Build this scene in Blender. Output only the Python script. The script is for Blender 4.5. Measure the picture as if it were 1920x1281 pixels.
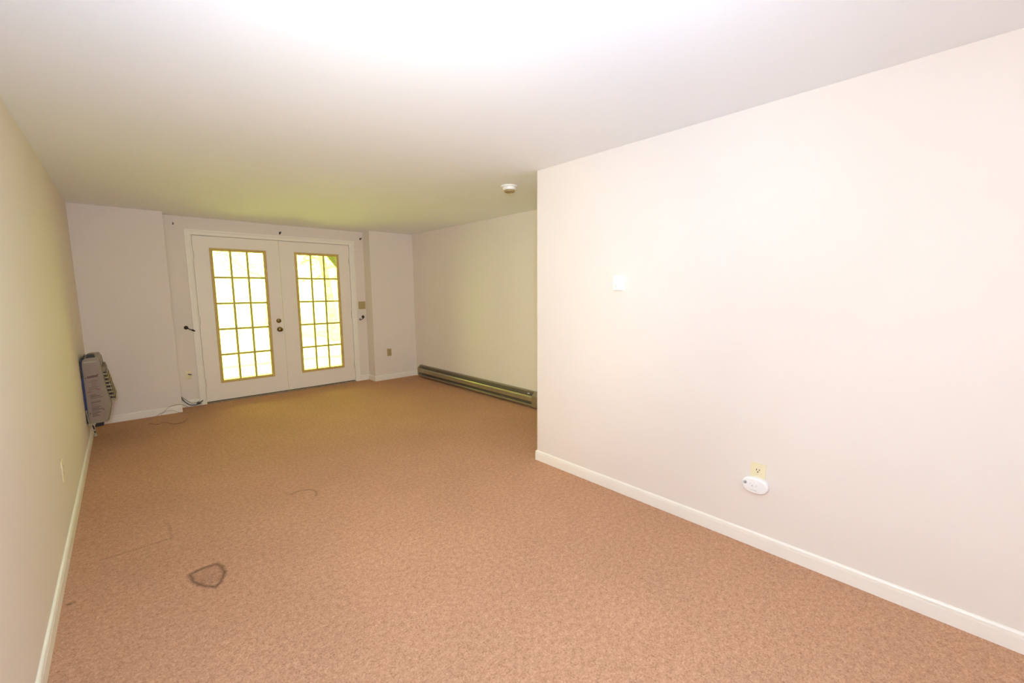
import bpy, bmesh, math, random
from mathutils import Vector, Matrix

for o in list(bpy.data.objects):
    bpy.data.objects.remove(o, do_unlink=True)
scene = bpy.context.scene
COL = scene.collection
PI = math.pi

# ------------------------------------------------------------------ camera
cam_d = bpy.data.cameras.new('camera')
cam_d.sensor_fit = 'HORIZONTAL'
cam_d.sensor_width = 36.0
cam_d.lens = 14.8255
cam_d.clip_start = 0.02
cam = bpy.data.objects.new('camera', cam_d)
COL.objects.link(cam)
ri = Vector((0.735241, -0.677765, -0.007444))
up = Vector((0.086658, 0.083103, 0.992766))
fw = Vector((0.672243, 0.730568, -0.119835))
cam.matrix_world = Matrix(((ri.x, up.x, -fw.x, 0), (ri.y, up.y, -fw.y, 0), (ri.z, up.z, -fw.z, 1.3523), (0, 0, 0, 1)))
scene.camera = cam

# ------------------------------------------------------------------ view
vs = scene.view_settings
scene.display_settings.display_device = 'sRGB'
vs.view_transform = 'Standard'
vs.look = 'None'
vs.exposure = 0.0
vs.gamma = 1.0
vs.use_curve_mapping = False
try:
    scene.cycles.max_bounces = 14
    scene.cycles.diffuse_bounces = 8
    scene.cycles.transparent_max_bounces = 16
    scene.cycles.sample_clamp_indirect = 12.0
except Exception:
    pass

# ------------------------------------------------------------------ sky, sun
W = bpy.data.worlds.new('world')
scene.world = W
W.use_nodes = True
bg = W.node_tree.nodes['Background']
bg.inputs[0].default_value = (0.875, 1.0, 0.145, 1)
bg.inputs[1].default_value = 11.2

sun_d = bpy.data.lights.new('sun', 'SUN')
sun_d.energy = 4.5
sun_d.angle = math.radians(1.0)
sun_d.color = (1.0, 0.96, 0.86)
sun = bpy.data.objects.new('sun', sun_d)
COL.objects.link(sun)
sun.rotation_euler = (math.radians(38), 0, math.radians(-15))   # high behind the house, shines onto the lawn

# ------------------------------------------------------------------ room numbers (metres)
H = 2.2326
XL, YB, XR, XP, YP = -0.3191, 6.0303, 3.4352, 2.3511, 2.2646
DEP = 0.2199
YD = YB + DEP
XA, XB = 0.4057, 2.7316
TT, BBH = 0.0112, 0.0793
CXL, CXR, DXL, DXR = 0.5959, 2.5864, 0.6616, 2.5145
CH, DH = 2.0925, 2.0285
YF = -1.7


def add_light(name, kind, loc, target, energy, color, **kw):
    d = bpy.data.lights.new(name, kind)
    d.energy = energy
    d.color = color
    for k, v in kw.items():
        setattr(d, k, v)
    o = bpy.data.objects.new(name, d)
    COL.objects.link(o)
    o.location = loc
    o.rotation_euler = (Vector(target) - Vector(loc)).to_track_quat('-Z', 'Y').to_euler()
    return o


# the photographer's flash: bare head with diffuser, its forward beam, and the part bounced off the ceiling
fl = bpy.data.lights.new('flash_diffused', 'POINT')
fl.energy = 57
fl.color = (0.77, 0.945, 1.14)
fl.shadow_soft_size = 0.05
flo = bpy.data.objects.new('flash_diffused', fl)
COL.objects.link(flo)
flo.location = (-0.11, 0.04, 1.57)
add_light('flash_wide', 'SPOT', (-0.11, 0.04, 1.57), (1.6, 1.75, 1.75), 42, (1.0, 1.0, 0.97),
          spot_size=math.radians(150), spot_blend=1.0, shadow_soft_size=0.06)
add_light('flash_forward', 'SPOT', (-0.11, 0.04, 1.57), (2.3, 4.0, 1.05), 150, (1.0, 0.875, 0.64),
          spot_size=math.radians(80), spot_blend=1.0, shadow_soft_size=0.06)
add_light('flash_bounced', 'SPOT', (0.0, -0.12, 1.52), (0.8, 1.6, 2.23), 95, (0.59, 0.86, 1.22),
          spot_size=math.radians(120), spot_blend=1.0, shadow_soft_size=0.06)
# daylight portal in the doorway
pt = add_light('door_portal', 'AREA', ((DXL + DXR) / 2, YD + 0.06, 1.05), ((DXL + DXR) / 2, 0, 1.05), 1, (1, 1, 1))
pt.data.shape = 'RECTANGLE'
pt.data.size = DXR - DXL
pt.data.size_y = 1.9
pt.data.cycles.is_portal = True

# ------------------------------------------------------------------ materials


def mat(name, col, rough=0.5, metal=0.0, spec=0.5, noise=None, bump=None, coat=0.0):
    m = bpy.data.materials.new(name)
    m.use_nodes = True
    nt = m.node_tree
    b = nt.nodes['Principled BSDF']
    b.inputs['Base Color'].default_value = (*col, 1)
    b.inputs['Roughness'].default_value = rough
    b.inputs['Metallic'].default_value = metal
    b.inputs['Specular IOR Level'].default_value = spec
    if coat:
        b.inputs['Coat Weight'].default_value = coat
    tc = nt.nodes.new('ShaderNodeTexCoord')
    if noise:
        sc, amt = noise
        n = nt.nodes.new('ShaderNodeTexNoise')
        n.inputs['Scale'].default_value = sc
        n.inputs['Detail'].default_value = 4
        nt.links.new(tc.outputs['Object'], n.inputs['Vector'])
        r = nt.nodes.new('ShaderNodeMapRange')
        r.inputs[1].default_value = 0.3
        r.inputs[2].default_value = 0.7
        r.inputs[3].default_value = 1 - amt
        r.inputs[4].default_value = 1 + amt
        nt.links.new(n.outputs['Fac'], r.inputs[0])
        mx = nt.nodes.new('ShaderNodeVectorMath')
        mx.operation = 'SCALE'
        mx.inputs[0].default_value = col
        nt.links.new(r.outputs[0], mx.inputs['Scale'])
        nt.links.new(mx.outputs[0], b.inputs['Base Color'])
    if bump:
        sc, st = bump
        n = nt.nodes.new('ShaderNodeTexNoise')
        n.inputs['Scale'].default_value = sc
        n.inputs['Detail'].default_value = 3
        nt.links.new(tc.outputs['Object'], n.inputs['Vector'])
        bp = nt.nodes.new('ShaderNodeBump')
        bp.inputs['Strength'].default_value = st
        bp.inputs['Distance'].default_value = 0.002
        nt.links.new(n.outputs['Fac'], bp.inputs['Height'])
        nt.links.new(bp.outputs[0], b.inputs['Normal'])
    return m


M = {}
M['wall'] = mat('wall_paint', (0.792, 0.724, 0.662), 0.75, spec=0.25, noise=(1.3, 0.012), bump=(180, 0.04))
M['ceiling'] = mat('ceiling_paint', (0.87, 0.89, 0.94), 0.9, spec=0.1, noise=(0.9, 0.01), bump=(150, 0.05))
M['trim'] = mat('white_trim_paint', (0.88, 0.84, 0.765), 0.4, noise=(6, 0.015))
M['door'] = mat('door_paint', (0.86, 0.80, 0.72), 0.45, noise=(3, 0.01))
M['lite'] = mat('yellowed_plastic_frame', (0.60, 0.43, 0.13), 0.5, noise=(25, 0.10))
M['muntin'] = mat('yellowed_plastic_bars', (0.58, 0.50, 0.14), 0.5, noise=(25, 0.08))
M['brass'] = mat('aged_brass', (0.22, 0.15, 0.055), 0.22, 1.0, noise=(60, 0.2))
M['iron'] = mat('dark_bronze_metal', (0.045, 0.028, 0.014), 0.4, 0.7, noise=(40, 0.2))
M['ivory'] = mat('ivory_plastic', (0.80, 0.72, 0.48), 0.4, noise=(30, 0.03))
M['ivory_dark'] = mat('aged_ivory_plastic', (0.46, 0.36, 0.17), 0.4, noise=(30, 0.05))
M['slot'] = mat('slot_black', (0.03, 0.022, 0.015), 0.7, noise=(30, 0.1))
M['white'] = mat('white_plastic', (0.87, 0.87, 0.87), 0.35, noise=(30, 0.01))
M['grey'] = mat('pale_grey_print', (0.52, 0.53, 0.54), 0.6, noise=(30, 0.04))
M['darkgrey'] = mat('dark_grey_print', (0.12, 0.13, 0.13), 0.5, noise=(30, 0.05))
M['bbheat'] = mat('baseboard_heater_enamel', (0.33, 0.27, 0.17), 0.32, 0.35, noise=(14, 0.06))
M['bbheat_lo'] = mat('baseboard_heater_lip_enamel', (0.26, 0.205, 0.15), 0.4, 0.3, noise=(14, 0.06))
M['fin'] = mat('heater_fins_dark', (0.05, 0.042, 0.02), 0.6, 0.3, noise=(60, 0.3))
M['cab'] = mat('gas_heater_enamel', (0.29, 0.235, 0.165), 0.45, noise=(12, 0.04))
M['cab_lab'] = mat('gas_heater_label_film', (0.29, 0.215, 0.175), 0.5, noise=(12, 0.05))
M['cab_print'] = mat('gas_heater_label_print', (0.13, 0.085, 0.065), 0.6, noise=(50, 0.15))
M['cab_red'] = mat('gas_heater_label_red', (0.22, 0.07, 0.05), 0.6, noise=(50, 0.15))
M['blue'] = mat('blue_plastic_film', (0.018, 0.03, 0.14), 0.4, noise=(40, 0.3))
M['black'] = mat('black_plastic', (0.012, 0.010, 0.010), 0.5, noise=(40, 0.2))
M['ceramic'] = mat('cream_heater_grille', (0.45, 0.40, 0.28), 0.4, 0.2, noise=(60, 0.1))
M['olive'] = mat('olive_heater_metal', (0.20, 0.155, 0.08), 0.45, 0.3, noise=(40, 0.1))
M['cable'] = mat('grey_cable_sheath', (0.42, 0.39, 0.33), 0.45, noise=(60, 0.1))
M['cable_dark'] = mat('dark_cable_sheath', (0.06, 0.055, 0.045), 0.45, noise=(60, 0.2))
M['cable_pale'] = mat('beige_thin_wire', (0.38, 0.28, 0.21), 0.5, noise=(60, 0.1))
M['cable_brown'] = mat('brown_thin_wire', (0.16, 0.075, 0.04), 0.5, noise=(60, 0.1))
M['alu'] = mat('threshold_aluminium', (0.36, 0.27, 0.21), 0.4, 0.5, noise=(40, 0.3))
M['sweep'] = mat('dark_door_sweep', (0.06, 0.04, 0.025), 0.7, noise=(40, 0.3))
M['bark'] = mat('tree_bark', (0.52, 0.50, 0.44), 0.9, noise=(9, 0.35), bump=(30, 0.5))
M['leaf'] = mat('tree_leaves', (0.50, 0.58, 0.34), 0.6, noise=(2, 0.3))
M['lawn'] = mat('lawn_grass', (0.56, 0.60, 0.47), 0.9, noise=(3, 0.25), bump=(60, 0.8))
M['patio'] = mat('patio_concrete', (0.68, 0.67, 0.52), 0.85, noise=(5, 0.12), bump=(40, 0.3))
M['porch'] = mat('weathered_green_wood', (0.028, 0.026, 0.008), 0.8, noise=(12, 0.25))
M['siding'] = mat('house_siding', (0.5, 0.47, 0.4), 0.8, noise=(4, 0.05))


def glass_mat():
    m = bpy.data.materials.new('window_glass')
    m.use_nodes = True
    nt = m.node_tree
    nt.nodes.clear()
    out = nt.nodes.new('ShaderNodeOutputMaterial')
    tr = nt.nodes.new('ShaderNodeBsdfTransparent')
    tr.inputs[0].default_value = (0.95, 0.97, 0.93, 1)
    gl = nt.nodes.new('ShaderNodeBsdfGlossy')
    gl.inputs['Roughness'].default_value = 0.02
    fr = nt.nodes.new('ShaderNodeFresnel')
    fr.inputs['IOR'].default_value = 1.45
    mx = nt.nodes.new('ShaderNodeMixShader')
    nt.links.new(fr.outputs[0], mx.inputs[0])
    nt.links.new(tr.outputs[0], mx.inputs[1])
    nt.links.new(gl.outputs[0], mx.inputs[2])
    nt.links.new(mx.outputs[0], out.inputs[0])
    return m


M['glass'] = glass_mat()


def carpet_mat():
    m = bpy.data.materials.new('carpet_pile')
    m.use_nodes = True
    nt = m.node_tree
    N, Lk = nt.nodes, nt.links
    b = N['Principled BSDF']
    b.inputs['Roughness'].default_value = 1.0
    b.inputs['Specular IOR Level'].default_value = 0.05
    tc = N.new('ShaderNodeTexCoord')

    def noise(scale, detail=3, rough=0.6, dist=0.0):
        n = N.new('ShaderNodeTexNoise')
        n.inputs['Scale'].default_value = scale
        n.inputs['Detail'].default_value = detail
        n.inputs['Roughness'].default_value = rough
        n.inputs['Distortion'].default_value = dist
        Lk.new(tc.outputs['Object'], n.inputs['Vector'])
        return n

    def math_(op, a, c=None, d=None):
        n = N.new('ShaderNodeMath')
        n.operation = op
        for i, v in enumerate((a, c, d)):
            if v is None:
                continue
            if isinstance(v, (int, float)):
                n.inputs[i].default_value = v
            else:
                Lk.new(v, n.inputs[i])
        return n.outputs[0]
    sep = N.new('ShaderNodeSeparateXYZ')
    Lk.new(tc.outputs['Object'], sep.inputs[0])
    X, Y = sep.outputs[0], sep.outputs[1]

    def dist_to(cx, cy):
        dx = math_('SUBTRACT', X, cx)
        dy = math_('SUBTRACT', Y, cy)
        return math_('SQRT', math_('ADD', math_('MULTIPLY', dx, dx), math_('MULTIPLY', dy, dy)))

    def gauss(d, w):
        q = math_('DIVIDE', d, w)
        return math_('EXPONENT', math_('MULTIPLY', math_('MULTIPLY', q, q), -1))

    # pile: fine yarn specks over broader mottling
    n1 = noise(150, 4, 0.75, 0.6)
    n2 = noise(46, 3, 0.6)
    n3 = noise(1.6, 4, 0.6)
    ramp = N.new('ShaderNodeValToRGB')
    e = ramp.color_ramp.elements
    e[0].position = 0.37
    e[0].color = (0.350, 0.178, 0.103, 1)
    e[1].position = 0.65
    e[1].color = (0.690, 0.423, 0.272, 1)
    mid = ramp.color_ramp.elements.new(0.5)
    mid.color = (0.528, 0.296, 0.184, 1)
    mixv = math_('ADD', math_('MULTIPLY', n1.outputs['Fac'], 0.72), math_('MULTIPLY', n2.outputs['Fac'], 0.28))
    Lk.new(mixv, ramp.inputs[0])
    # broad wear
    wear = N.new('ShaderNodeMapRange')
    wear.inputs[1].default_value = 0.3
    wear.inputs[2].default_value = 0.7
    wear.inputs[3].default_value = 0.95
    wear.inputs[4].default_value = 1.05
    Lk.new(n3.outputs['Fac'], wear.inputs[0])
    # stains with shapes of their own
    # (1) rounded triangular mark: three arcs
    wob = math_('MULTIPLY', math_('SUBTRACT', noise(30, 2).outputs['Fac'], 0.5), 0.016)

    def halfplane(p, q, bulge):
        # signed distance to a big circle through p and q bulging outwards
        p, q = Vector(p), Vector(q)
        mid_ = (p + q) / 2
        dv = (q - p)
        L_ = dv.length
        n_ = Vector((dv.y, -dv.x)) / L_
        r_ = (L_ * L_ / 4 + bulge * bulge) / (2 * bulge)
        c_ = mid_ + n_ * (bulge - r_)
        return math_('SUBTRACT', dist_to(c_.x, c_.y), r_)
    P1, P2, P3 = (0.126, 2.452), (0.205, 2.262), (0.236, 2.462)
    s1 = halfplane(P1, P2, 0.022)
    s2 = halfplane(P2, P3, 0.034)
    s3 = halfplane(P3, P1, 0.010)
    sd = math_('ADD', math_('MAXIMUM', math_('MAXIMUM', s1, s2), s3), wob)
    ring = gauss(sd, 0.0105)
    inside = math_('LESS_THAN', sd, 0.0)
    st = math_('ADD', math_('MULTIPLY', ring, 0.46), math_('MULTIPLY', inside, 0.13))
    blot = math_('MULTIPLY', gauss(dist_to(0.185, 2.35), 0.03), 0.12)
    st = math_('ADD', st, blot)
    # (2) faint curved mark
    dc = dist_to(0.775, 2.925)
    arc = gauss(math_('SUBTRACT', dc, 0.088), 0.010)
    side = math_('GREATER_THAN', math_('ADD', math_('MULTIPLY', math_('SUBTRACT', X, 0.775), 0.75), math_('MULTIPLY', math_('SUBTRACT', Y, 2.925), 0.66)), 0.0)
    st = math_('ADD', st, math_('MULTIPLY', math_('MULTIPLY', arc, side), 0.27))
    # (3) straight furniture crease beside the left wall
    ln = gauss(math_('SUBTRACT', Y, 2.905), 0.007)
    on = math_('MULTIPLY', math_('GREATER_THAN', X, -0.2), math_('LESS_THAN', X, 0.09))
    st = math_('ADD', st, math_('MULTIPLY', math_('MULTIPLY', ln, on), 0.26))
    ln2 = gauss(math_('SUBTRACT', X, 0.09), 0.008)
    on2 = math_('MULTIPLY', math_('GREATER_THAN', Y, 2.9), math_('LESS_THAN', Y, 3.12))
    st = math_('ADD', st, math_('MULTIPLY', math_('MULTIPLY', ln2, on2), 0.14))
    # (4) dark spot
    st = math_('ADD', st, math_('MULTIPLY', gauss(dist_to(-0.282, 2.572), 0.012), 0.5))
    k = math_('MULTIPLY', math_('SUBTRACT', 1.0, st), wear.outputs[0])
    sc = N.new('ShaderNodeVectorMath')
    sc.operation = 'SCALE'
    Lk.new(ramp.outputs[0], sc.inputs[0])
    Lk.new(k, sc.inputs['Scale'])
    Lk.new(sc.outputs[0], b.inputs['Base Color'])
    bp = N.new('ShaderNodeBump')
    bp.inputs['Strength'].default_value = 0.55
    bp.inputs['Distance'].default_value = 0.004
    Lk.new(n1.outputs['Fac'], bp.inputs['Height'])
    Lk.new(bp.outputs[0], b.inputs['Normal'])
    return m


M['carpet'] = carpet_mat()

# ------------------------------------------------------------------ mesh helpers


class MB:
    def __init__(self):
        self.bm = bmesh.new()

    def box(self, x0, x1, y0, y1, z0, z1, bev=0.0, seg=2):
        r = bmesh.ops.create_cube(self.bm, size=1.0)
        vv = r['verts']
        for v in vv:
            v.co = Vector(((x0 + x1) / 2 + v.co.x * (x1 - x0), (y0 + y1) / 2 + v.co.y * (y1 - y0), (z0 + z1) / 2 + v.co.z * (z1 - z0)))
        if bev > 0:
            es = list({e for v in vv for e in v.link_edges})
            bmesh.ops.bevel(self.bm, geom=es, offset=bev, segments=seg, profile=0.6, affect='EDGES')
        return self

    def prism(self, pts, axis, a, b, bev=0.0):
        """closed outline extruded along axis. axis 'y': pts=(x,z); 'x': pts=(y,z); 'z': pts=(x,y)"""
        def P(p, t):
            return {'y': (p[0], t, p[1]), 'x': (t, p[0], p[1]), 'z': (p[0], p[1], t)}[axis]
        va = [self.bm.verts.new(P(p, a)) for p in pts]
        vb = [self.bm.verts.new(P(p, b)) for p in pts]
        n = len(pts)
        fs = [self.bm.faces.new(va), self.bm.faces.new(vb[::-1])]
        for i in range(n):
            fs.append(self.bm.faces.new((va[i], vb[i], vb[(i + 1) % n], va[(i + 1) % n])))
        bmesh.ops.recalc_face_normals(self.bm, faces=fs)
        if bev > 0:
            es = list({e for f in fs[:2] for e in f.edges})
            bmesh.ops.bevel(self.bm, geom=es, offset=bev, segments=2, profile=0.6, affect='EDGES')
        return self

    def tube(self, pts, r, seg=10, cap=True):
        pts = [Vector(p) for p in pts]
        rr = r if isinstance(r, (list, tuple)) else [r] * len(pts)
        rings = []
        ref = None
        for i, p in enumerate(pts):
            t = (pts[min(i + 1, len(pts) - 1)] - pts[max(i - 1, 0)]).normalized()
            if ref is None:
                ref = t.orthogonal().normalized()
            ref = (ref - t * ref.dot(t)).normalized()
            bn = t.cross(ref)
            rings.append([self.bm.verts.new(p + (ref * math.cos(a) + bn * math.sin(a)) * rr[i]) for a in [2 * PI * k / seg for k in range(seg)]])
        for A, B in zip(rings, rings[1:]):
            for k in range(seg):
                self.bm.faces.new((A[k], A[(k + 1) % seg], B[(k + 1) % seg], B[k]))
        if cap:
            self.bm.faces.new(rings[0][::-1])
            self.bm.faces.new(rings[-1])
        return self

    def lathe(self, prof, origin, axis, seg=28):
        """prof: list of (radius, distance along axis)"""
        o, ax = Vector(origin), Vector(axis).normalized()
        u = ax.orthogonal().normalized()
        w = ax.cross(u)
        rings = []
        for r, t in prof:
            r = max(r, 1e-5)
            rings.append([self.bm.verts.new(o + ax * t + (u * math.cos(a) + w * math.sin(a)) * r) for a in [2 * PI * k / seg for k in range(seg)]])
        for A, B in zip(rings, rings[1:]):
            for k in range(seg):
                self.bm.faces.new((A[k], A[(k + 1) % seg], B[(k + 1) % seg], B[k]))
        self.bm.faces.new(rings[0][::-1])
        self.bm.faces.new(rings[-1])
        return self

    def build(self, name, m, parent=None, smooth=False):
        bmesh.ops.recalc_face_normals(self.bm, faces=self.bm.faces)
        me = bpy.data.meshes.new(name)
        self.bm.to_mesh(me)
        self.bm.free()
        me.materials.append(m)
        if smooth:
            for p in me.polygons:
                p.use_smooth = True
            try:
                me.set_sharp_from_angle(angle=math.radians(40))
            except Exception:
                pass
        o = bpy.data.objects.new(name, me)
        COL.objects.link(o)
        if parent is not None:
            o.parent = parent
            o.matrix_parent_inverse = Matrix.Translation(parent.location).inverted()
        return o


def smooth_path(pts, n=8):
    """Catmull-Rom"""
    pts = [Vector(p) for p in pts]
    q = [pts[0] * 2 - pts[1]] + pts + [pts[-1] * 2 - pts[-2]]
    out = []
    for i in range(1, len(q) - 2):
        p0, p1, p2, p3 = q[i - 1:i + 3]
        for k in range(n):
            t = k / n
            out.append(0.5 * ((2 * p1) + (p2 - p0) * t + (2 * p0 - 5 * p1 + 4 * p2 - p3) * t * t + (3 * p1 - p0 - 3 * p2 + p3) * t ** 3))
    out.append(pts[-1])
    return out


def tag(o, label=None, cat=None, group=None, kind=None):
    if label:
        o['label'] = label
    if cat:
        o['category'] = cat
    if group:
        o['group'] = group
    if kind:
        o['kind'] = kind
    return o


def thing(name, loc, label, cat, group=None, kind=None):
    o = bpy.data.objects.new(name, None)
    o.empty_display_size = 0.05
    COL.objects.link(o)
    o.location = loc
    return tag(o, label, cat, group, kind)


def struct(o, label, cat):
    return tag(o, label, cat, kind='structure')


# ------------------------------------------------------------------ room shell
b = MB()
b.box(XL - 0.15, XR + 0.15, YF - 0.15, YD, -0.12, 0.0)
struct(b.build('floor', M['carpet']), 'rust beige loop pile carpet with a dark triangular mark', 'floor')
b = MB()
b.box(XL - 0.15, XR + 0.15, YF - 0.15, YD + 0.16, H, H + 0.2)
struct(b.build('ceiling', M['ceiling']), 'smooth white ceiling without any lamp', 'ceiling')
b = MB()
b.box(XL - 0.15, XL, YF - 0.15, YD + 0.16, -0.12, H)
struct(b.build('wall_left', M['wall']), 'long pale wall on the left with one outlet', 'wall')
b = MB()
b.box(XL - 0.0, XA, YB, YD + 0.16, -0.12, H)
b.box(XB, XR, YB, YD + 0.16, -0.12, H)
b.box(XA, CXL + 0.03, YD, YD + 0.16, -0.12, H)
b.box(CXR - 0.03, XB, YD, YD + 0.16, -0.12, H)
b.box(CXL + 0.03, CXR - 0.03, YD, YD + 0.16, CH - 0.03, H)
struct(b.build('wall_back', M['wall']), 'far wall with shallow recess around the double doors', 'wall')
b = MB()
b.box(XR, XR + 0.15, YP, YD + 0.16, -0.12, H)
struct(b.build('wall_alcove', M['wall']), 'far right wall above the long baseboard heater', 'wall')
b = MB()
b.box(XP, XR + 0.15, YF - 0.15, YP, -0.12, H)
struct(b.build('wall_right', M['wall']), 'near right pale wall with thermostat and outlet', 'wall')
b = MB()
b.box(XL, XP, YF - 0.15, YF, -0.12, H)
struct(b.build('wall_front', M['wall']), 'pale wall behind the camera', 'wall')


# baseboards: profile (distance from wall, height)
PROF = [(0, 0), (TT, 0), (TT, 0.058), (TT - 0.0045, 0.0598), (TT - 0.0045, 0.0615), (TT - 0.0002, 0.0635), (TT - 0.001, 0.0715), (TT - 0.004, 0.077), (0.003, BBH), (0, BBH)]


def sweep(path, closed=False):
    """path: list of (x, y) along wall with room on the LEFT of travel direction; mitred"""
    b = MB()
    n = len(path)
    rings = []
    for i, p in enumerate(path):
        p = Vector(p)
        d0 = (p - Vector(path[i - 1])).normalized() if i > 0 else None
        d1 = (Vector(path[i + 1]) - p).normalized() if i < n - 1 else None
        d0 = d0 or d1
        d1 = d1 or d0
        n0 = Vector((-d0.y, d0.x))
        n1 = Vector((-d1.y, d1.x))
        mt = (n0 + n1)
        mt = mt / max(1e-6, mt.dot(n0)) if mt.length > 1e-6 else n0
        rings.append([b.bm.verts.new((p.x + mt.x * u, p.y + mt.y * u, z)) for u, z in PROF])
    m = len(PROF)
    for A, B in zip(rings, rings[1:]):
        for k in range(m):
            b.bm.faces.new((A[k], A[(k + 1) % m], B[(k + 1) % m], B[k]))
    b.bm.faces.new(rings[0][::-1])
    b.bm.faces.new(rings[-1])
    return b


struct(sweep([(XL, YB), (XL, YF)]).build('baseboard_left', M['trim']), 'white baseboard along the left wall', 'baseboard')
struct(sweep([(XA, YB), (XL + TT, YB)]).build('baseboard_back', M['trim']), 'white baseboard left of the doors ending at the recess corner', 'baseboard')
struct(sweep([(CXL, YD), (XA, YD)]).build('baseboard_recess', M['trim']), 'white baseboard piece behind the loose cables', 'baseboard')
struct(sweep([(XR, 5.885), (XR, YB), (XB, YB), (XB, YD), (CXR, YD)]).build('baseboard_corner', M['trim']), 'white baseboard right of the doors up to the baseboard heater', 'baseboard')
struct(sweep([(XP, YF), (XP, YP), (XR, YP)]).build('baseboard_right', M['trim']), 'white baseboard along the near right wall', 'baseboard')

# door casing
b = MB()
cp = [(0, 0), (0, 0.017), (0.004, 0.019), (0.022, 0.019), (0.026, 0.015), (0.048, 0.013), (0.055, 0.016), (0.064, 0.012), (0.066, 0.0)]


def casing_ring(b):
    # path up left side, over, down right; profile offset measured from outer edge inward
    P = [(CXL, 0, 1, 0), (CXL, CH, 1, -1), (CXR, CH, -1, -1), (CXR, 0, -1, 0)]
    rings = []
    wl = (DXL - CXL)
    wt = CH - DH
    for x, z, sx, sz in P:
        ring = []
        for u, t in cp:
            f = u / 0.066
            ww = wl if x == CXL else (CXR - DXR)
            ring.append(b.bm.verts.new((x + sx * f * ww, YD - t, z + sz * f * wt)))
        rings.append(ring)
    m = len(cp)
    for A, B in zip(rings, rings[1:]):
        for k in range(m):
            b.bm.faces.new((A[k], A[(k + 1) % m], B[(k + 1) % m], B[k]))
    b.bm.faces.new(rings[0][::-1])
    b.bm.faces.new(rings[-1])


casing_ring(b)
struct(b.build('trim_1', M['trim']), 'white moulded casing around the double doors', 'door trim')
# jamb: stops and lining behind the doors
b = MB()
b.box(CXL + 0.03, DXL + 0.0, YD + 0.002, YD + 0.15, 0.0, DH + 0.02)
b.box(DXR, CXR - 0.03, YD + 0.002, YD + 0.15, 0.0, DH + 0.02)
b.box(CXL + 0.03, CXR - 0.03, YD + 0.002, YD + 0.15, DH + 0.003, CH - 0.03)
b.box(DXL, DXL + 0.012, YD + 0.047, YD + 0.07, 0.03, DH)
b.box(DXR - 0.012, DXR, YD + 0.047, YD + 0.07, 0.03, DH)
b.box(DXL, DXR, YD + 0.047, YD + 0.07, DH - 0.010, DH + 0.003)
struct(b.build('trim_2', M['trim']), 'white door jamb lining between casing and doors', 'door jamb')
# threshold
b = MB()
b.prism([(YD - 0.030, 0.0), (YD - 0.030, 0.003), (YD - 0.006, 0.011), (YD + 0.05, 0.014), (YD + 0.15, 0.010), (YD + 0.15, -0.05), (YD, -0.05), (YD, 0)], 'x', DXL + 0.001, DXR - 0.001)
struct(b.build('trim_3', M['alu']), 'dull metal threshold under the double doors', 'threshold')

# ------------------------------------------------------------------ french doors
SEAM = 1.5819
GT, GB = 1.8894, 0.2352
YS = YD + 0.003            # slab face
TH = 0.044


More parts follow.
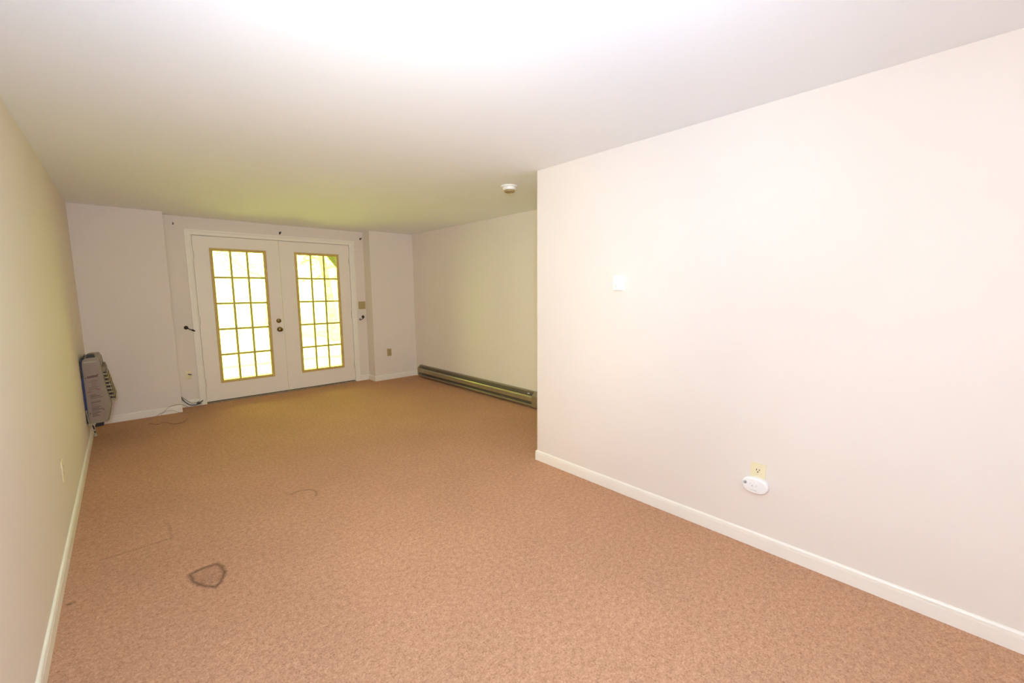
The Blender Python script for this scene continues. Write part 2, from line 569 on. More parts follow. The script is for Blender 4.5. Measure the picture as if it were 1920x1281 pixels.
def french_door(name, x0, x1, g0, g1, label):
    root = thing(name, ((x0 + x1) / 2, YS, 0.02), label, 'door', kind='structure')
    zb, zt = 0.022, DH - 0.004
    bw = 0.034
    # slab with opening
    b = MB()
    o0, o1, ob, ot = g0 + 0.012, g1 - 0.012, GB + 0.012, GT - 0.012
    b.box(x0, o0, YS, YS + TH, zb, zt, 0.0015)
    b.box(o1, x1, YS, YS + TH, zb, zt, 0.0015)
    b.box(o0 - 0.002, o1 + 0.002, YS + 0.0001, YS + TH, zb, ob)
    b.box(o0 - 0.002, o1 + 0.002, YS + 0.0001, YS + TH, ot, zt)
    b.build('door_slab', M['door'], root)
    # lite frame: moulded border, inner lip sloping to the glass
    b = MB()
    pr = [(0.0, 0.0), (0.0, -0.005), (0.004, -0.0085), (0.014, -0.0095), (0.026, -0.006), (bw, 0.004), (bw, 0.014), (0.006, 0.014), (0.006, 0.0)]
    cs = [(g0, GB, 1, 1), (g0, GT, 1, -1), (g1, GT, -1, -1), (g1, GB, -1, 1)]
    rings = []
    for x, z, sx, sz in cs:
        rings.append([b.bm.verts.new((x + sx * u, YS + t, z + sz * u)) for u, t in pr])
    m = len(pr)
    for i in range(4):
        A, B = rings[i], rings[(i + 1) % 4]
        for k in range(m):
            b.bm.faces.new((A[k], A[(k + 1) % m], B[(k + 1) % m], B[k]))
    lf = b.build('lite_frame', M['lite'], root)
    lf['label'] = 'yellowed plastic frame round the panes'
    # screw plugs on the lite frame
    b = MB()
    for z in (GB + 0.25, (GB + GT) / 2, GT - 0.25):
        for x in (g0 + 0.013, g1 - 0.013):
            b.lathe([(0.0045, 0), (0.0045, 0.0012), (0.003, 0.002)], (x, YS - 0.0090, z), (0, -1, 0), 10)
    for x in (g0 + 0.15, g1 - 0.15):
        for z in (GB + 0.013, GT - 0.013):
            b.lathe([(0.0045, 0), (0.0045, 0.0012), (0.003, 0.002)], (x, YS - 0.0090, z), (0, -1, 0), 10)
    sp = b.build('screw_plug', M['lite'], lf)
    # glass
    b = MB()
    gx0, gx1, gz0, gz1 = g0 + bw - 0.004, g1 - bw + 0.004, GB + bw - 0.004, GT - bw + 0.004
    b.box(gx0, gx1, YS + 0.016, YS + 0.019, gz0, gz1)
    b.build('glass_pane', M['glass'], root)
    # muntin grid 3 x 5
    b = MB()
    ix0, ix1, iz0, iz1 = g0 + bw, g1 - bw, GB + bw, GT - bw
    hw = 0.0125
    for k in (1, 2):
        x = ix0 + (ix1 - ix0) * k / 3
        b.prism([(x - hw, YS + 0.014), (x - hw, YS + 0.008), (x - hw * 0.5, YS + 0.003), (x + hw * 0.5, YS + 0.003), (x + hw, YS + 0.008), (x + hw, YS + 0.014)], 'z', iz0, iz1)
    for k in (1, 2, 3, 4):
        z = iz0 + (iz1 - iz0) * k / 5
        b.prism([(YS + 0.0135, z - hw), (YS + 0.008, z - hw), (YS + 0.0035, z - hw * 0.5), (YS + 0.0035, z + hw * 0.5), (YS + 0.008, z + hw), (YS + 0.0135, z + hw)], 'x', ix0, ix1)
    g = b.build('muntin_grid', M['muntin'], root)
    g['label'] = 'olive yellow glazing bars'
    # bottom sweep
    b = MB()
    b.box(x0 + 0.002, x1 - 0.002, YS + 0.004, YS + 0.03, 0.0145, zb + 0.001)
    b.build('door_sweep', M['sweep'], root)
    return root


dl = french_door('door_1', DXL + 0.003, SEAM - 0.002, 0.8234, 1.4289, 'left leaf of the white french doors, with brass knob')
dr = french_door('door_2', SEAM + 0.002, DXR - 0.003, 1.767, 2.3579, 'right leaf of the white french doors, without a knob')
# astragal strip on the right leaf
b = MB()
b.box(SEAM + 0.0025, SEAM + 0.020, YS - 0.004, YS + 0.001, 0.024, DH - 0.006, 0.0015)
b.build('astragal', M['door'], dr)
# hinges
for x, par in ((DXL + 0.0015, dl), (DXR - 0.0015, dr)):
    for z in (0.255, 1.02, 1.80):
        b = MB()
        s = -1 if x > 1.5 else 1
        b.lathe([(0.003, -0.054), (0.0062, -0.05), (0.0062, 0.05), (0.003, 0.054)], (x, YS - 0.006, z), (0, 0, 1), 12)
        h = b.build('hinge', M['iron'] if False else M['trim'], par)
        b = MB()
        b.box(x - 0.0012 + s * 0.0075, x + 0.0012 + s * 0.0075, YS - 0.0035, YS - 0.0002, z - 0.05, z + 0.05)
        b.build('hinge_gap', M['sweep'], h)
# knob and deadbolt
kx = 1.521
b = MB()
b.lathe([(0.033, 0), (0.033, 0.004), (0.029, 0.008), (0.014, 0.011), (0.0115, 0.014), (0.0115, 0.028), (0.017, 0.032), (0.0255, 0.040), (0.0285, 0.050), (0.026, 0.060), (0.018, 0.065), (0.0, 0.066)], (kx + 0.004, YS, 0.861), (0, -1, 0))
kn = b.build('door_knob', M['brass'], dl, True)
b = MB()
b.lathe([(0.0062, 0), (0.0062, 0.003), (0.004, 0.004)], (kx + 0.004, YS - 0.066, 0.861), (0, -1, 0), 12)
b.build('keyhole_button', M['iron'], kn)
b = MB()
b.lathe([(0.030, 0), (0.030, 0.005), (0.026, 0.012), (0.012, 0.014), (0.0, 0.014)], (kx, YS, 0.975), (0, -1, 0))
db = b.build('deadbolt', M['brass'], dl, True)
b = MB()
b.box(kx - 0.005, kx + 0.005, YS - 0.034, YS - 0.012, 0.975 - 0.017, 0.975 + 0.017, 0.002)
tt = b.build('thumb_turn', M['brass'], db)

# ------------------------------------------------------------------ curtain holdbacks and hooks


def holdback(x, z, s, label):
    root = thing('curtain_holdback', (x, YD, z), label, 'curtain holdback', 'curtain holdbacks beside the doors')
    b = MB()
    b.lathe([(0.021, 0), (0.021, 0.004), (0.014, 0.010), (0.006, 0.012), (0.0, 0.012)], (x, YD, z), (0, -1, 0), 20)
    b.build('rosette', M['iron'], root, True)
    # hook: comes out of the wall, sweeps towards the door, returns up to a ball
    b = MB()
    p = [(x, YD - 0.010, z), (x, YD - 0.035, z), (x + s * 0.008, YD - 0.062, z - 0.004), (x + s * 0.035, YD - 0.080, z - 0.022),
         (x + s * 0.062, YD - 0.078, z - 0.038), (x + s * 0.074, YD - 0.062, z - 0.042), (x + s * 0.070, YD - 0.040, z - 0.036), (x + s * 0.052, YD - 0.030, z - 0.022)]
    b.tube(smooth_path(p, 6), 0.0055, 10)
    b.build('hook_arm', M['iron'], root, True)
    b = MB()
    b.lathe([(0.0, -0.012), (0.007, -0.0095), (0.012, 0), (0.007, 0.0095), (0.0, 0.012)], (x, YD - 0.018, z), (0, -1, 0), 18)
    b.build('collar', M['iron'], root, True)
    return root


holdback(0.531, 0.947, 1, 'dark bronze curtain holdback on the recess wall left of the doors')
holdback(2.676, 0.975, -1, 'dark bronze curtain holdback on the recess wall below the light switch')


def rod_hook(x, z, m, label):
    root = thing('curtain_rod_hook', (x, YD, z), label, 'curtain hook', 'curtain rod hooks above the doors')
    b = MB()
    b.box(x - 0.008, x + 0.008, YD - 0.003, YD, z - 0.016, z + 0.016, 0.001)
    b.build('plate', m, root)
    b = MB()
    p = [(x, YD - 0.002, z + 0.006), (x, YD - 0.022, z + 0.004), (x, YD - 0.040, z - 0.004), (x, YD - 0.052, z + 0.002), (x, YD - 0.055, z + 0.018)]
    b.tube(smooth_path(p, 5), 0.0045, 8)
    b.build('hook', M['iron'], root, True)


rod_hook(0.503, 2.130, M['white'], 'small curtain rod hook with white plate, leftmost above the doors')
rod_hook(1.607, 2.126, M['iron'], 'small dark curtain rod hook above the seam of the double doors')
rod_hook(2.690, 2.132, M['iron'], 'small dark curtain rod hook in the recess upper right corner')

# ------------------------------------------------------------------ outlets and switches
# built in a local frame: U = across, V = up, N = out of wall


class Frame:
    def __init__(s, o, u, n):
        s.o, s.u, s.n = Vector(o), Vector(u), Vector(n)
        s.v = Vector((0, 0, 1))

    def p(s, u, v, n):
        return s.o + s.u * u + s.v * v + s.n * n


def fbox(b, F, u0, u1, v0, v1, n0, n1, bev=0.0):
    a, c = F.p(u0, v0, n0), F.p(u1, v1, n1)
    b.box(min(a.x, c.x), max(a.x, c.x), min(a.y, c.y), max(a.y, c.y), min(a.z, c.z), max(a.z, c.z), bev)


def foutline(b, F, pts, n0, n1, bev=0.0):
    va = [b.bm.verts.new(F.p(u, v, n0)) for u, v in pts]
    vb = [b.bm.verts.new(F.p(u, v, n1)) for u, v in pts]
    fs = [b.bm.faces.new(va), b.bm.faces.new(vb[::-1])]
    n = len(pts)
    for i in range(n):
        fs.append(b.bm.faces.new((va[i], vb[i], vb[(i + 1) % n], va[(i + 1) % n])))
    bmesh.ops.recalc_face_normals(b.bm, faces=fs)
    if bev:
        top = fs[1]
        bmesh.ops.bevel(b.bm, geom=list(top.edges), offset=bev, segments=4, profile=0.5, affect='EDGES')


def duplex_outlet(F, label, mplate, only_top=False):
    """F.o at plate centre on the wall"""
    root = thing('wall_outlet', F.o, label, 'outlet')
    b = MB()
    fbox(b, F, -0.035, 0.035, -0.0575, 0.0575, 0, 0.0055, 0.0022)
    b.build('cover_plate', mplate, root, True)
    for s in ((1,) if only_top else (1, -1)):
        cz = 0.0195 * s
        b = MB()
        pts = []
        for k in range(32):
            a = 2 * PI * k / 32
            pts.append((max(-0.0135, min(0.0135, 0.0172 * math.cos(a))), cz + 0.0150 * math.sin(a)))
        foutline(b, F, pts, 0.0045, 0.0072, 0.0008)
        rc = b.build('receptacle', mplate, root)
        b = MB()
        fbox(b, F, -0.0085, -0.0050, cz - 0.001, cz + 0.008, 0.0068, 0.0075)
        fbox(b, F, 0.0050, 0.0083, cz, cz + 0.0075, 0.0068, 0.0075)
        b.lathe([(0.0033, 0), (0.0033, 0.0006)], F.p(0, cz - 0.0070, 0.0069), F.n, 12)
        b.build('socket_slots', M['slot'], rc)
    b = MB()
    b.lathe([(0.003, 0), (0.003, 0.0012), (0.0018, 0.0018)], F.p(0, 0, 0.0054), F.n, 12)
    b.build('screw', mplate, root)
    return root


# near right wall: room side is -X ; across axis so that u grows to picture right = -Y
FR = Frame((XP, 0.676, 0.3985), (0, -1, 0), (-1, 0, 0))
duplex_outlet(FR, 'ivory wall outlet on the near right wall, with a white alarm plugged in', M['ivory'], True)
duplex_outlet(Frame((XL, 3.285, 0.395), (0, 1, 0), (1, 0, 0)), 'ivory wall outlet low on the left wall', M['ivory'])
duplex_outlet(Frame((2.970, YB, 0.421), (1, 0, 0), (0, -1, 0)), 'aged ivory outlet on the far wall right of the doors', M['ivory_dark'])

# cable plate with coax stub
F = Frame((0.507, YD, 0.385), (1, 0, 0), (0, -1, 0))
root = thing('cable_wall_plate', F.o, 'ivory cable plate with dark plug stub left of the doors', 'wall plate')
b = MB()
fbox(b, F, -0.032, 0.032, -0.0565, 0.0565, 0, 0.0055, 0.0022)
b.build('cover_plate', M['ivory'], root, True)
b = MB()
b.lathe([(0.0075, 0), (0.0075, 0.006), (0.0055, 0.008), (0.0055, 0.020), (0.007, 0.021), (0.007, 0.036), (0.004, 0.040), (0.004, 0.052)], F.p(0.003, 0.006, 0.005), (0.55, -1, -0.05), 14)
b.build('coax_plug', M['cable_dark'], root, True)
for v in (0.042, -0.042):
    b = MB()
    b.lathe([(0.0034, 0), (0.0034, 0.001), (0.002, 0.0016)], F.p(0, v, 0.0054), F.n, 12)
    b.build('screw', M['ivory_dark'], root)

# two gang switch right of the doors
F = Frame((2.668, YD, 1.149), (1, 0, 0), (0, -1, 0))
root = thing('light_switch', F.o, 'aged ivory double light switch right of the doors', 'light switch')
b = MB()
fbox(b, F, -0.0535, 0.0535, -0.0575, 0.0575, 0, 0.0055, 0.0022)
b.build('cover_plate', M['ivory_dark'], root, True)
for u in (-0.023, 0.023):
    b = MB()
    fbox(b, F, u - 0.005, u + 0.005, -0.0115, 0.0115, 0.005, 0.007, 0.0005)
    b.prism([(F.o.y - 0.006, F.o.z - 0.006), (F.o.y - 0.006, F.o.z + 0.006), (F.o.y - 0.017, F.o.z + 0.012), (F.o.y - 0.018, F.o.z + 0.006)], 'x', F.o.x + u - 0.0035, F.o.x + u + 0.0035)
    b.build('toggle', M['ivory_dark'], root)
    for v in (0.030, -0.030):
        b = MB()
        b.lathe([(0.003, 0), (0.003, 0.001), (0.0018, 0.0016)], F.p(u, v, 0.0054), F.n, 12)
        b.build('screw', M['ivory_dark'], root)

# ------------------------------------------------------------------ carbon monoxide alarm
F = Frame((XP, 0.6805, 0.3425), (0, -1, 0), (-1, 0, 0))
root = thing('carbon_monoxide_alarm', F.p(0, 0, 0), 'white oval plug-in alarm under the ivory outlet, near right wall', 'alarm')
b = MB()


def sup(a, c, e, n=48):
    r = []
    for k in range(n):
        t = 2 * PI * k / n
        ct, st = math.cos(t), math.sin(t)
        r.append((a * math.copysign(abs(ct) ** (2 / e), ct), c * math.copysign(abs(st) ** (2 / e), st)))
    return r


pts = [(u, v + (0.006 * (1 - (u / 0.062) ** 2) * (-1 if v < 0 else 0.35))) for u, v in sup(0.0605, 0.0375, 2.7)]
foutline(b, F, pts, 0.0055, 0.034, 0.009)
body = b.build('alarm_body', M['white'], root, True)
b = MB()
b.lathe([(0.0085, 0), (0.0085, 0.0012), (0.0075, 0.002)], F.p(-0.044, 0.008, 0.0335), F.n, 24)
tb = b.build('test_button', M['grey'], root, True)
b = MB()
b.lathe([(0.0034, 0), (0.0034, 0.0006)], F.p(-0.042, 0.0095, 0.0353), F.n, 14)
for k in range(7):
    a = PI * (1.0 + 0.75 * k / 6)
    c = F.p(-0.044 + 0.0066 * math.cos(a), 0.008 + 0.0066 * math.sin(a), 0.0353)
    b.lathe([(0.0014, 0), (0.0014, 0.0006)], c, F.n, 8)
b.build('button_mark', M['darkgrey'], tb)
b = MB()
b.lathe([(0.0032, 0), (0.0032, 0.0005)], F.p(-0.010, -0.001, 0.0341), F.n, 12)
fbox(b, F, -0.012, -0.008, -0.006, -0.002, 0.0338, 0.0343)
fbox(b, F, 0.0085, 0.0105, -0.004, 0.006, 0.0338, 0.0343)
fbox(b, F, 0.0, 0.002, -0.003, 0.000, 0.0338, 0.0343)
fbox(b, F, -0.024, -0.017, 0.006, 0.008, 0.0338, 0.0343)
b.build('indicator_marks', M['grey'], root)
b = MB()
x = -0.020
random.seed(3)
while x < 0.012:
    w_ = random.uniform(0.0018, 0.0036)
    fbox(b, F, x, x + w_, -0.0265, -0.0235, 0.0338, 0.0343)
    x += w_ + 0.0012
b.build('printed_line', M['grey'], root)
b = MB()
for k in range(9):
    u = -0.034 + k * 0.0085
    b.lathe([(0.0012, 0), (0.0012, 0.0006)], F.p(u, -0.0318 + 0.25 * abs(u) ** 1.3, 0.0327), F.n, 8)
b.build('vent_holes', M['grey'], root)

# ------------------------------------------------------------------ thermostat
F = Frame((XP, 1.536, 1.394), (0, -1, 0), (-1, 0, 0))
root = thing('thermostat', F.o, 'small white wall thermostat on the near right wall', 'thermostat')
b = MB()
fbox(b, F, -0.037, 0.037, -0.047, 0.047, 0, 0.004, 0.001)
b.build('back_plate', M['white'], root)
b = MB()
fbox(b, F, -0.035, 0.035, -0.0455, 0.0455, 0.004, 0.022, 0.004)
b.build('housing', M['white'], root, True)
b = MB()
b.lathe([(0.018, 0), (0.0175, 0.005), (0.0155, 0.0065), (0.0, 0.0068)], F.p(-0.004, -0.010, 0.0218), F.n, 32)
dial = b.build('dial', M['white'], root, True)
b = MB()
fbox(b, F, -0.0050, -0.0030, -0.026, -0.012, 0.0281, 0.0288)
b.build('pointer', M['grey'], dial)
b = MB()
for k in range(6):
    fbox(b, F, -0.020 + k * 0.006, -0.017 + k * 0.006, 0.030, 0.034, 0.0218, 0.0225)
b.build('scale_marks', M['grey'], root)
b = MB()
for k in range(9):
    fbox(b, F, -0.028 + k * 0.006, -0.0255 + k * 0.006, -0.0462, -0.0440, 0.006, 0.0195)
b.build('vent_slots', M['grey'], root)

# ------------------------------------------------------------------ smoke detector
cx, cy = 2.50, 2.735
root = thing('smoke_detector', (cx, cy, H), 'round white smoke detector on the ceiling', 'smoke detector')
b = MB()
b.lathe([(0.071, 0), (0.071, 0.008), (0.067, 0.012), (0.055, 0.013)], (cx, cy, H), (0, 0, -1), 40)
b.build('mounting_base', M['white'], root, True)
b = MB()
b.lathe([(0.056, 0.010), (0.057, 0.017), (0.054, 0.033), (0.048, 0.036), (0.0, 0.037)], (cx, cy, H), (0, 0, -1), 40)
b.build('detector_body', M['white'], root, True)
b = MB()
b.lathe([(0.047, 0.034), (0.043, 0.050), (0.036, 0.054), (0.0, 0.055)], (cx, cy, H), (0, 0, -1), 40)
b.build('sensor_chamber', mat('tan_sensor_plastic', (0.34, 0.26, 0.12), 0.5, noise=(30, 0.05)), root, True)
b = MB()
for k in range(20):
    a = 2 * PI * k / 20
    c = Vector((cx + 0.0555 * math.cos(a), cy + 0.0555 * math.sin(a), H - 0.0165))
    b.lathe([(0.0022, -0.0016), (0.0022, 0.0016)], c, (math.cos(a), math.sin(a), 0), 8)
b.build('vent_slots', M['grey'], root)
b = MB()
b.lathe([(0.010, 0), (0.010, 0.004), (0.008, 0.006), (0, 0.006)], (cx + 0.012, cy - 0.01, H - 0.0535), (0, 0, -1), 20)
b.build('test_button', M['ivory_dark'], root, True)

# ------------------------------------------------------------------ baseboard heater
Y0, Y1 = 3.16, 5.880
zb, zt = 0.018, 0.192
root = thing('baseboard_heater', (XR, (Y0 + Y1) / 2, 0), 'long bronze brown electric baseboard heater on the far right wall', 'baseboard heater')
b = MB()
b.box(XR - 0.006, XR, Y0, Y1, zb, zt)                                  # back pan
b.prism([(XR, zt), (XR - 0.028, zt - 0.003), (XR - 0.033, zt - 0.010), (XR - 0.030, zt - 0.012), (XR - 0.026, zt - 0.007), (XR, zt - 0.006)], 'y', Y0, Y1)   # hood
b.build('back_pan', M['bbheat_lo'], root)
b = MB()
XF = XR - 0.070
b.prism([(XF + 0.016, 0.146), (XF + 0.005, 0.142), (XF, 0.130), (XF, 0.086), (XF + 0.004, 0.076), (XF + 0.008, 0.076), (XF + 0.005, 0.088), (XF + 0.005, 0.128), (XF + 0.009, 0.136), (XF + 0.018, 0.140)], 'y', Y0 + 0.17, Y1 - 0.03)
b.build('front_panel', M['bbheat'], root)
b = MB()
b.prism([(XF + 0.002, 0.046), (XF, 0.040), (XF + 0.002, 0.022), (XF + 0.010, 0.018), (XR, 0.018), (XR, 0.022), (XF + 0.012, 0.024), (XF + 0.008, 0.042), (XF + 0.006, 0.046)], 'y', Y0 + 0.17, Y1 - 0.03)
b.build('bottom_lip', M['bbheat_lo'], root)
b = MB()
for k in range(150):
    y = Y0 + 0.22 + k * (Y1 - Y0 - 0.32) / 149
    b.box(XR - 0.052, XR - 0.012, y, y + 0.0012, 0.065, 0.135)
b.tube([(XR - 0.032, Y0 + 0.1, 0.10), (XR - 0.032, Y1 - 0.05, 0.10)], 0.008, 10)
f = b.build('heating_fins', M['fin'], root)
for a, c in ((Y0, Y0 + 0.172), (Y1 - 0.032, Y1)):
    b = MB()
    b.prism([(XR, zb), (XR, zt + 0.001), (XR - 0.030, zt - 0.004), (XF - 0.001, 0.148), (XF - 0.0015, 0.06), (XF + 0.006, zb), ], 'y', a, c, 0.0015)
    b.build('end_cap', M['bbheat'], root)
b = MB()
b.lathe([(0.004, 0), (0.004, 0.0015), (0.002, 0.0022)], (XF - 0.001, Y1 - 0.016, 0.11), (-1, 0, 0), 10)
b.build('screw', M['bbheat_lo'], root)
b = MB()
b.box(XR - 0.050, XR - 0.034, Y0 + 0.235, Y0 + 0.262, 0.158, 0.166, 0.002)
b.build('support_clip', M['white'], root)

# ------------------------------------------------------------------ wall gas heater
HY0, HY1 = 5.20, 5.62
root = thing('wall_gas_heater', (-0.24, (HY0 + HY1) / 2, 0.18), 'beige wall-mounted gas heater with guard grille, left wall near the far corner', 'gas heater')
prof = [(-0.300, 0.205), (-0.304, 0.230), (-0.306, 0.745), (-0.298, 0.775), (-0.282, 0.792), (-0.262, 0.799), (-0.205, 0.799), (-0.198, 0.794), (-0.193, 0.775), (-0.182, 0.650),
        (-0.170, 0.500), (-0.151, 0.390), (-0.149, 0.360), (-0.166, 0.275), (-0.181, 0.219), (-0.188, 0.209), (-0.197, 0.205)]
b = MB()
b.prism(prof, 'y', HY0, HY1, 0.004)
cab = b.build('cabinet', M['cab'], root)
# front shroud strips (slightly proud, darker edges)
for ya in (HY0 + 0.004, HY1 - 0.020):
    b = MB()
    pp = [(-0.1975, 0.770), (-0.186, 0.650), (-0.174, 0.500), (-0.155, 0.390), (-0.153, 0.360), (-0.170, 0.275), (-0.185, 0.222),
          (-0.177, 0.215), (-0.161, 0.272), (-0.143, 0.362), (-0.145, 0.392), (-0.165, 0.502), (-0.177, 0.652), (-0.188, 0.772)]
    b.prism(pp, 'y', ya, ya + 0.016)
    b.build('front_trim', M['olive'], root)
# side panel: film with printed warning text
b = MB()
ys = HY0 - 0.0012
b.prism([(-0.295, 0.235), (-0.300, 0.735), (-0.218, 0.742), (-0.205, 0.660), (-0.199, 0.520), (-0.185, 0.340), (-0.192, 0.250), (-0.200, 0.232)], 'y', ys, HY0 + 0.001)
sp = b.build('side_label', M['cab_lab'], root)
sp['label'] = 'pinkish printed side panel'
b = MB()
b.prism([(-0.292, 0.752), (-0.292, 0.759), (-0.212, 0.762), (-0.212, 0.756)], 'y', HY0 - 0.004, HY0 + 0.001)
b.build('panel_ridge', M['ceramic'], root)
random.seed(11)
b = MB()


def hline(z, u0, u1, t=0.004):
    b.prism([(u0, z), (u1, z + 0.010 * (u1 - u0) / 0.08), (u1, z + 0.010 * (u1 - u0) / 0.08 + t), (u0, z + t)], 'y', ys - 0.0006, ys + 0.0002)


hline(0.612, -0.282, -0.214, 0.020)
z = 0.590
while z > 0.500:
    u = -0.282
    L_ = random.uniform(0.045, 0.072)
    hline(z, u + random.choice((0, 0, .022)), u + L_, 0.0035)
    z -= 0.0135
z = 0.455
while z > 0.258:
    L_ = random.uniform(0.035, 0.080)
    if not 0.405 < z < 0.418:
        hline(z, -0.278, -0.278 + L_, random.choice((0.003, 0.0045, 0.007)))
    z -= 0.0135
b.build('printed_text', M['cab_print'], sp)
b = MB()
hline(0.486, -0.292, -0.268, 0.007)
hline(0.505, -0.232, -0.210, 0.007)
b.build('printed_heading', M['cab_red'], sp)
for x_, z_ in ((-0.291, 0.618), (-0.214, 0.640), (-0.289, 0.300), (-0.203, 0.322)):
    b = MB()
    b.lathe([(0.0055, 0), (0.0055, 0.002), (0.003, 0.003)], (x_, HY0 - 0.001, z_), (0, -1, 0), 12)
    b.build('panel_screw', M['cab_print'], root)
# blue protective film and wall bracket between cabinet and wall
b = MB()
b.prism([(-0.3165, 0.215), (-0.3170, 0.760), (-0.3060, 0.785), (-0.2960, 0.792), (-0.3030, 0.760), (-0.3045, 0.700), (-0.3035, 0.215)], 'y', HY0 - 0.006, HY1)
b.build('wall_bracket', M['blue'], root)
b = MB()
b.prism([(-0.3175, 0.620), (-0.3175, 0.765), (-0.3050, 0.795), (-0.282, 0.806), (-0.280, 0.799), (-0.300, 0.785), (-0.3050, 0.750), (-0.3075, 0.620)], 'y', HY0 - 0.009, HY0 + 0.02)
b.build('bracket_edge', M['black'], root)
b = MB()
b.prism([(-0.3165, 0.215), (-0.3165, 0.33), (-0.312, 0.33), (-0.311, 0.215)], 'y', HY0 - 0.009, HY0 + 0.02)
b.build('bracket_edge', M['black'], root)
# control knob block on the top, foot block underneath
b = MB()
b.prism([(-0.276, 0.792), (-0.268, 0.818), (-0.226, 0.821), (-0.214, 0.795)], 'y', HY0 - 0.004, HY0 + 0.10, 0.002)
b.build('control_knob', M['black'], root)
b = MB()
b.prism([(-0.272, 0.168), (-0.268, 0.206), (-0.212, 0.206), (-0.214, 0.172)], 'y', HY0 + 0.01, HY0 + 0.12, 0.002)
b.build('regulator', M['black'], root)
# gas line fittings
b = MB()
b.tube(smooth_path([(-0.312, HY0 - 0.012, 0.325), (-0.309, HY0 - 0.012, 0.27), (-0.305, HY0 - 0.012, 0.22), (-0.300, HY0 - 0.010, 0.203)], 5), 0.0032, 8)
b.lathe([(0, -0.006), (0.005, -0.004), (0.006, 0), (0.005, 0.004), (0, 0.006)], (-0.312, HY0 - 0.012, 0.327), (0, 0, 1), 12)
b.build('capillary_tube', M['ceramic'], root, True)
b = MB()
b.lathe([(0.007, 0), (0.007, 0.012), (0.011, 0.013), (0.011, 0.026), (0.007, 0.027), (0.007, 0.050)], (-0.312, HY0 - 0.008, 0.199), (1, 0, 0.12), 6)
b.build('pipe_fitting', M['ceramic'], root)
b = MB()
b.tube(smooth_path([(-0.290, HY0 - 0.004, 0.200), (-0.281, HY0, 0.175), (-0.277, HY0 + 0.0, 0.135), (-0.274, HY0, 0.090)], 5), 0.0050, 10)
b.build('gas_pipe', M['black'], root, True)
b = MB()
b.lathe([(0.005, 0), (0.009, 0.003), (0.009, 0.012), (0.005, 0.015)], (-0.277, HY0 - 0.004, 0.140), (0, 0, 1), 10)
b.lathe([(0.006, 0), (0.013, 0.004), (0.013, 0.018), (0.007, 0.022), (0.006, 0.030)], (-0.274, HY0 - 0.004, 0.090), (0, 0, 1), 10)
b.build('pipe_cap', M['ceramic'], root, True)


# burner opening and guard grille


def fx(z):       # x of cabinet front at height z
    pts_ = [(0.36, -0.149), (0.39, -0.151), (0.50, -0.170), (0.65, -0.182), (0.775, -0.193)]
    for (z0, x0), (z1, x1) in zip(pts_, pts_[1:]):
        if z0 <= z <= z1:
            return x0 + (x1 - x0) * (z - z0) / (z1 - z0)
    return -0.15


b = MB()
b.prism([(fx(0.395) + 0.001, 0.395), (fx(0.5) + 0.001, 0.5), (fx(0.655) + 0.001, 0.655), (fx(0.655) + 0.010, 0.650), (fx(0.5) + 0.011, 0.5), (fx(0.395) + 0.010, 0.395)], 'y', HY0 + 0.03, HY1 - 0.03)
b.build('burner_plaque', M['black'], root)
gz = [0.402 + k * 0.0335 for k in range(8)]
for k, z in enumerate(gz):
    b = MB()
    out = 0.034 if k < 5 else 0.034 - (k - 4) * 0.004
    x0_ = fx(z)
    p = [(x0_ + 0.004, HY0 + 0.026, z), (x0_ + out * 0.7, HY0 + 0.024, z - 0.002), (x0_ + out, HY0 + 0.034, z - 0.003),
         (x0_ + out, (HY0 + HY1) / 2, z - 0.003), (x0_ + out, HY1 - 0.034, z - 0.003), (x0_ + out * 0.7, HY1 - 0.024, z - 0.002), (x0_ + 0.004, HY1 - 0.026, z)]
    b.tube(p, 0.0062, 8)
    b.build('guard_bar', M['ceramic'], root, True)
b = MB()
for y in [HY0 + 0.036 + k * (HY1 - HY0 - 0.072) / 9 for k in range(10)]:
    b.tube([(fx(z) + (0.036 if i < 5 else 0.036 - (i - 4) * 0.004), y, z) for i, z in enumerate(gz)], 0.0028, 6)
b.build('guard_wire', M['olive'], root)
b = MB()
b.prism([(fx(0.655) + 0.001, 0.655), (fx(0.70) + 0.001, 0.700), (fx(0.70) + 0.020, 0.702), (fx(0.66) + 0.024, 0.660)], 'y', HY0 + 0.02, HY1 - 0.02, 0.001)
b.build('guard_hood', M['olive'], root)
b = MB()
b.prism([(fx(0.39) + 0.001, 0.388), (fx(0.39) + 0.001, 0.394), (fx(0.39) + 0.031, 0.390), (fx(0.39) + 0.031, 0.384)], 'y', HY0 + 0.02, HY1 - 0.02)
b.build('guard_lip', M['ceramic'], root)

# ------------------------------------------------------------------ loose cables
yc = YD - 0.040
b = MB()
b.tube(smooth_path([(0.414, yc - 0.006, 0.135), (0.43, yc, 0.100), (0.456, yc, 0.062), (0.49, yc, 0.030), (0.535, yc - 0.004, 0.020), (0.572, yc, 0.024), (0.600, yc, 0.040), (0.621, yc, 0.062)], 6), 0.0055, 10)
tag(b.build('coaxial_cable', M['cable_dark'], None, True), 'dark cable curling on the floor in the recess left of the doors', 'cable')
b = MB()
yc2 = YD - 0.026
b.tube(smooth_path([(0.420, yc2, 0.140), (0.441, yc2, 0.112), (0.483, yc2, 0.068), (0.517, yc2, 0.043), (0.559, yc2 - 0.006, 0.046), (0.590, yc2 - 0.01, 0.058)], 6), 0.0048, 10)
tag(b.build('grey_cable', M['cable'], None, True), 'light grey cable lying just above the dark cable, left of the doors', 'cable')
root = thing('cable_splitter', (0.578, YD - 0.045, 0.0), 'small dark cable connector bundle at the casing foot left of the doors', 'cable connector')
b = MB()
b.box(0.556, 0.590, YD - 0.064, YD - 0.046, 0.022, 0.050, 0.003)
b.build('splitter_body', M['cable_dark'], root)
b = MB()
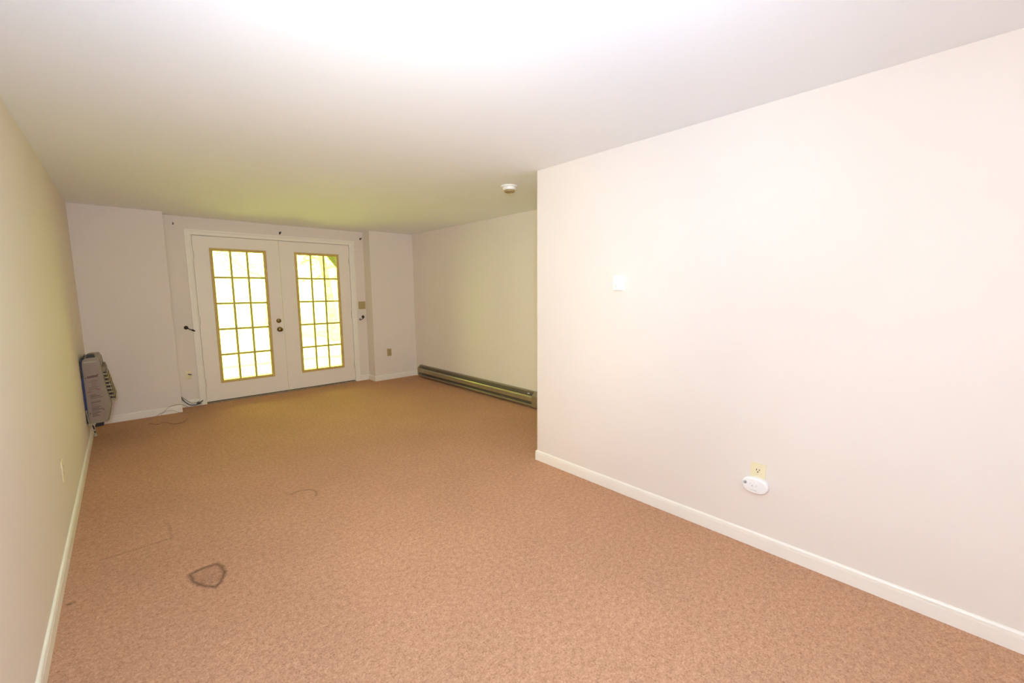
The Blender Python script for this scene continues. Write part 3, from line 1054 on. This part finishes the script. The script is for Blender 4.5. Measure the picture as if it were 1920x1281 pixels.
b.lathe([(0.006, 0), (0.006, 0.014), (0.0045, 0.015), (0.0045, 0.026)], (0.588, YD - 0.055, 0.044), (0.8, 0, 0.6), 6)
b.lathe([(0.006, 0), (0.006, 0.012), (0.0045, 0.013), (0.0045, 0.02)], (0.588, YD - 0.055, 0.030), (1, 0, -0.3), 6)
b.build('connector', M['alu'], root)
ya = YB - 0.028
b = MB()
b.tube(smooth_path([(0.06, 5.80, 0.003), (0.12, 5.90, 0.003), (0.165, 5.985, 0.004), (0.201, ya, 0.021), (0.243, ya, 0.043), (0.279, ya, 0.077), (0.315, ya, 0.094), (0.360, ya, 0.099), (0.398, ya, 0.092), (0.438, ya + 0.03, 0.065), (0.462, YD - 0.10, 0.022), (0.50, YD - 0.09, 0.004)], 6), 0.0026, 8)
tag(b.build('telephone_wire', M['cable_pale'], None, True), 'thin beige wire arching over the baseboard end by the recess', 'wire')
b = MB()
yb_ = YB - 0.019
b.tube(smooth_path([(0.205, 5.985, 0.003), (0.236, yb_, 0.028), (0.275, yb_, 0.040), (0.323, yb_, 0.034), (0.362, yb_ - 0.006, 0.010), (0.40, 5.96, 0.003), (0.46, 5.93, 0.003), (0.53, 5.97, 0.003), (0.60, 6.06, 0.003), (0.63, 6.15, 0.004)], 6), 0.0020, 8)
tag(b.build('thin_wire', M['cable_pale'], None, True), 'very thin wire in a low loop against the baseboard below the arching wire', 'wire')
b = MB()
b.tube(smooth_path([(0.10, 5.72, 0.002), (0.16, 5.62, 0.002), (0.22, 5.66, 0.002), (0.27, 5.54, 0.002), (0.33, 5.50, 0.002), (0.39, 5.56, 0.002), (0.42, 5.68, 0.002)], 6), 0.0018, 8)
tag(b.build('brown_wire', M['cable_brown'], None, True), 'thin brown wire lying on the carpet left of the doors', 'wire')

# ------------------------------------------------------------------ outdoors
b = MB()
b.box(-30, 40, YD + 0.17, 60, -0.30, -0.16)
struct(b.build('ground', M['lawn']), 'sunlit lawn beyond the double doors', 'lawn')
b = MB()
b.box(-4.0, 9.0, YD + 0.165, YD + 9.0, -0.16, -0.06)
struct(b.build('patio', M['patio']), 'pale concrete patio slab just outside the double doors', 'patio')
root = thing('porch_post', (3.05, YD + 1.6, -0.06), 'weathered green porch post with diagonal brace, seen through the right door', 'porch post')
yp = YD + 1.6
b = MB()
b.box(3.03, 3.13, yp - 0.05, yp + 0.05, -0.06, 2.00, 0.004)
b.build('post', M['porch'], root)
b = MB()
b.prism([(2.74, 2.02), (2.92, 2.02), (3.035, 1.86), (3.035, 1.64)], 'y', yp - 0.03, yp + 0.03)
b.build('brace', M['porch'], root)
b = MB()
b.box(-0.6, 3.9, yp - 0.04, yp + 0.04, 2.00, 2.20, 0.004)
b.build('beam', M['porch'], root)


def tree(x, y, h, r, seed, lean, label):
    rnd = random.Random(seed)
    root = thing('tree', (x, y, -0.18), label, 'tree', 'trees beyond the lawn')
    b = MB()
    top = Vector((x + lean * h, y, h * 0.8))
    base = Vector((x, y, -0.20))
    pts_ = []
    for k in range(9):
        t = k / 8
        pts_.append(base.lerp(top, t) + Vector((math.sin(t * 5 + seed) * 0.10, math.cos(t * 4 + seed) * 0.08, 0)) * t)
    b.tube(pts_, [r * (1.25 if k == 0 else 1 - 0.085 * k) for k in range(9)], 10)
    b.build('trunk', M['bark'], root, True)
    tips = []
    for k in range(9):
        t = rnd.uniform(0.35, 0.98)
        p0 = base.lerp(top, t)
        a = rnd.uniform(0, 2 * PI)
        L_ = rnd.uniform(0.8, 1.5) * (1.15 - 0.5 * t) * h / 6
        p1 = p0 + Vector((math.cos(a), math.sin(a), 0.45)) * L_ * 0.5
        p2 = p0 + Vector((math.cos(a), math.sin(a), 0.75)) * L_
        bb_ = MB()
        bb_.tube(smooth_path([p0, p1, p2], 4), [r * 0.33 * (1 - 0.08 * i) for i in range(9)], 7)
        bb_.build('branch', M['bark'], root, True)
        tips += [p1, p2, p2]
    b = MB()
    for k in range(1500):
        c = rnd.choice(tips) + Vector((rnd.gauss(0, 0.42), rnd.gauss(0, 0.42), rnd.gauss(0, 0.32))) * h / 6
        if c.z < 1.6:
            c.z = 1.6 + rnd.random()
        s = rnd.uniform(0.05, 0.10)
        d = Vector((rnd.gauss(0, 1), rnd.gauss(0, 1), rnd.gauss(0, 1))).normalized()
        e = d.orthogonal().normalized()
        f = d.cross(e)
        vs_ = [b.bm.verts.new(c + d * s), b.bm.verts.new(c + e * s * 0.45 + f * 0.01), b.bm.verts.new(c - d * s), b.bm.verts.new(c - e * s * 0.45 + f * 0.01)]
        b.bm.faces.new(vs_)
    b.build('foliage', M['leaf'], root)


for a in ((4.55, 12.5, 6.0, 0.12, 1, -0.10, 'slim pale tree nearest the porch post, seen through the right door'),
          (9.6, 16.5, 6.5, 0.16, 2, 0.03, 'pale tree farther back, seen at the right edge of the right door'),
          (4.6, 20.5, 7.0, 0.14, 5, 0.05, 'pale tree between the two doors, seen past the left pane column'),
          (11.2, 25.0, 7.0, 0.18, 7, -0.04, 'distant pale tree behind the others, right door upper panes'),
          (-1.6, 19.0, 6.0, 0.12, 9, 0.02, 'distant pale tree seen through the left door')):
    tree(*a)
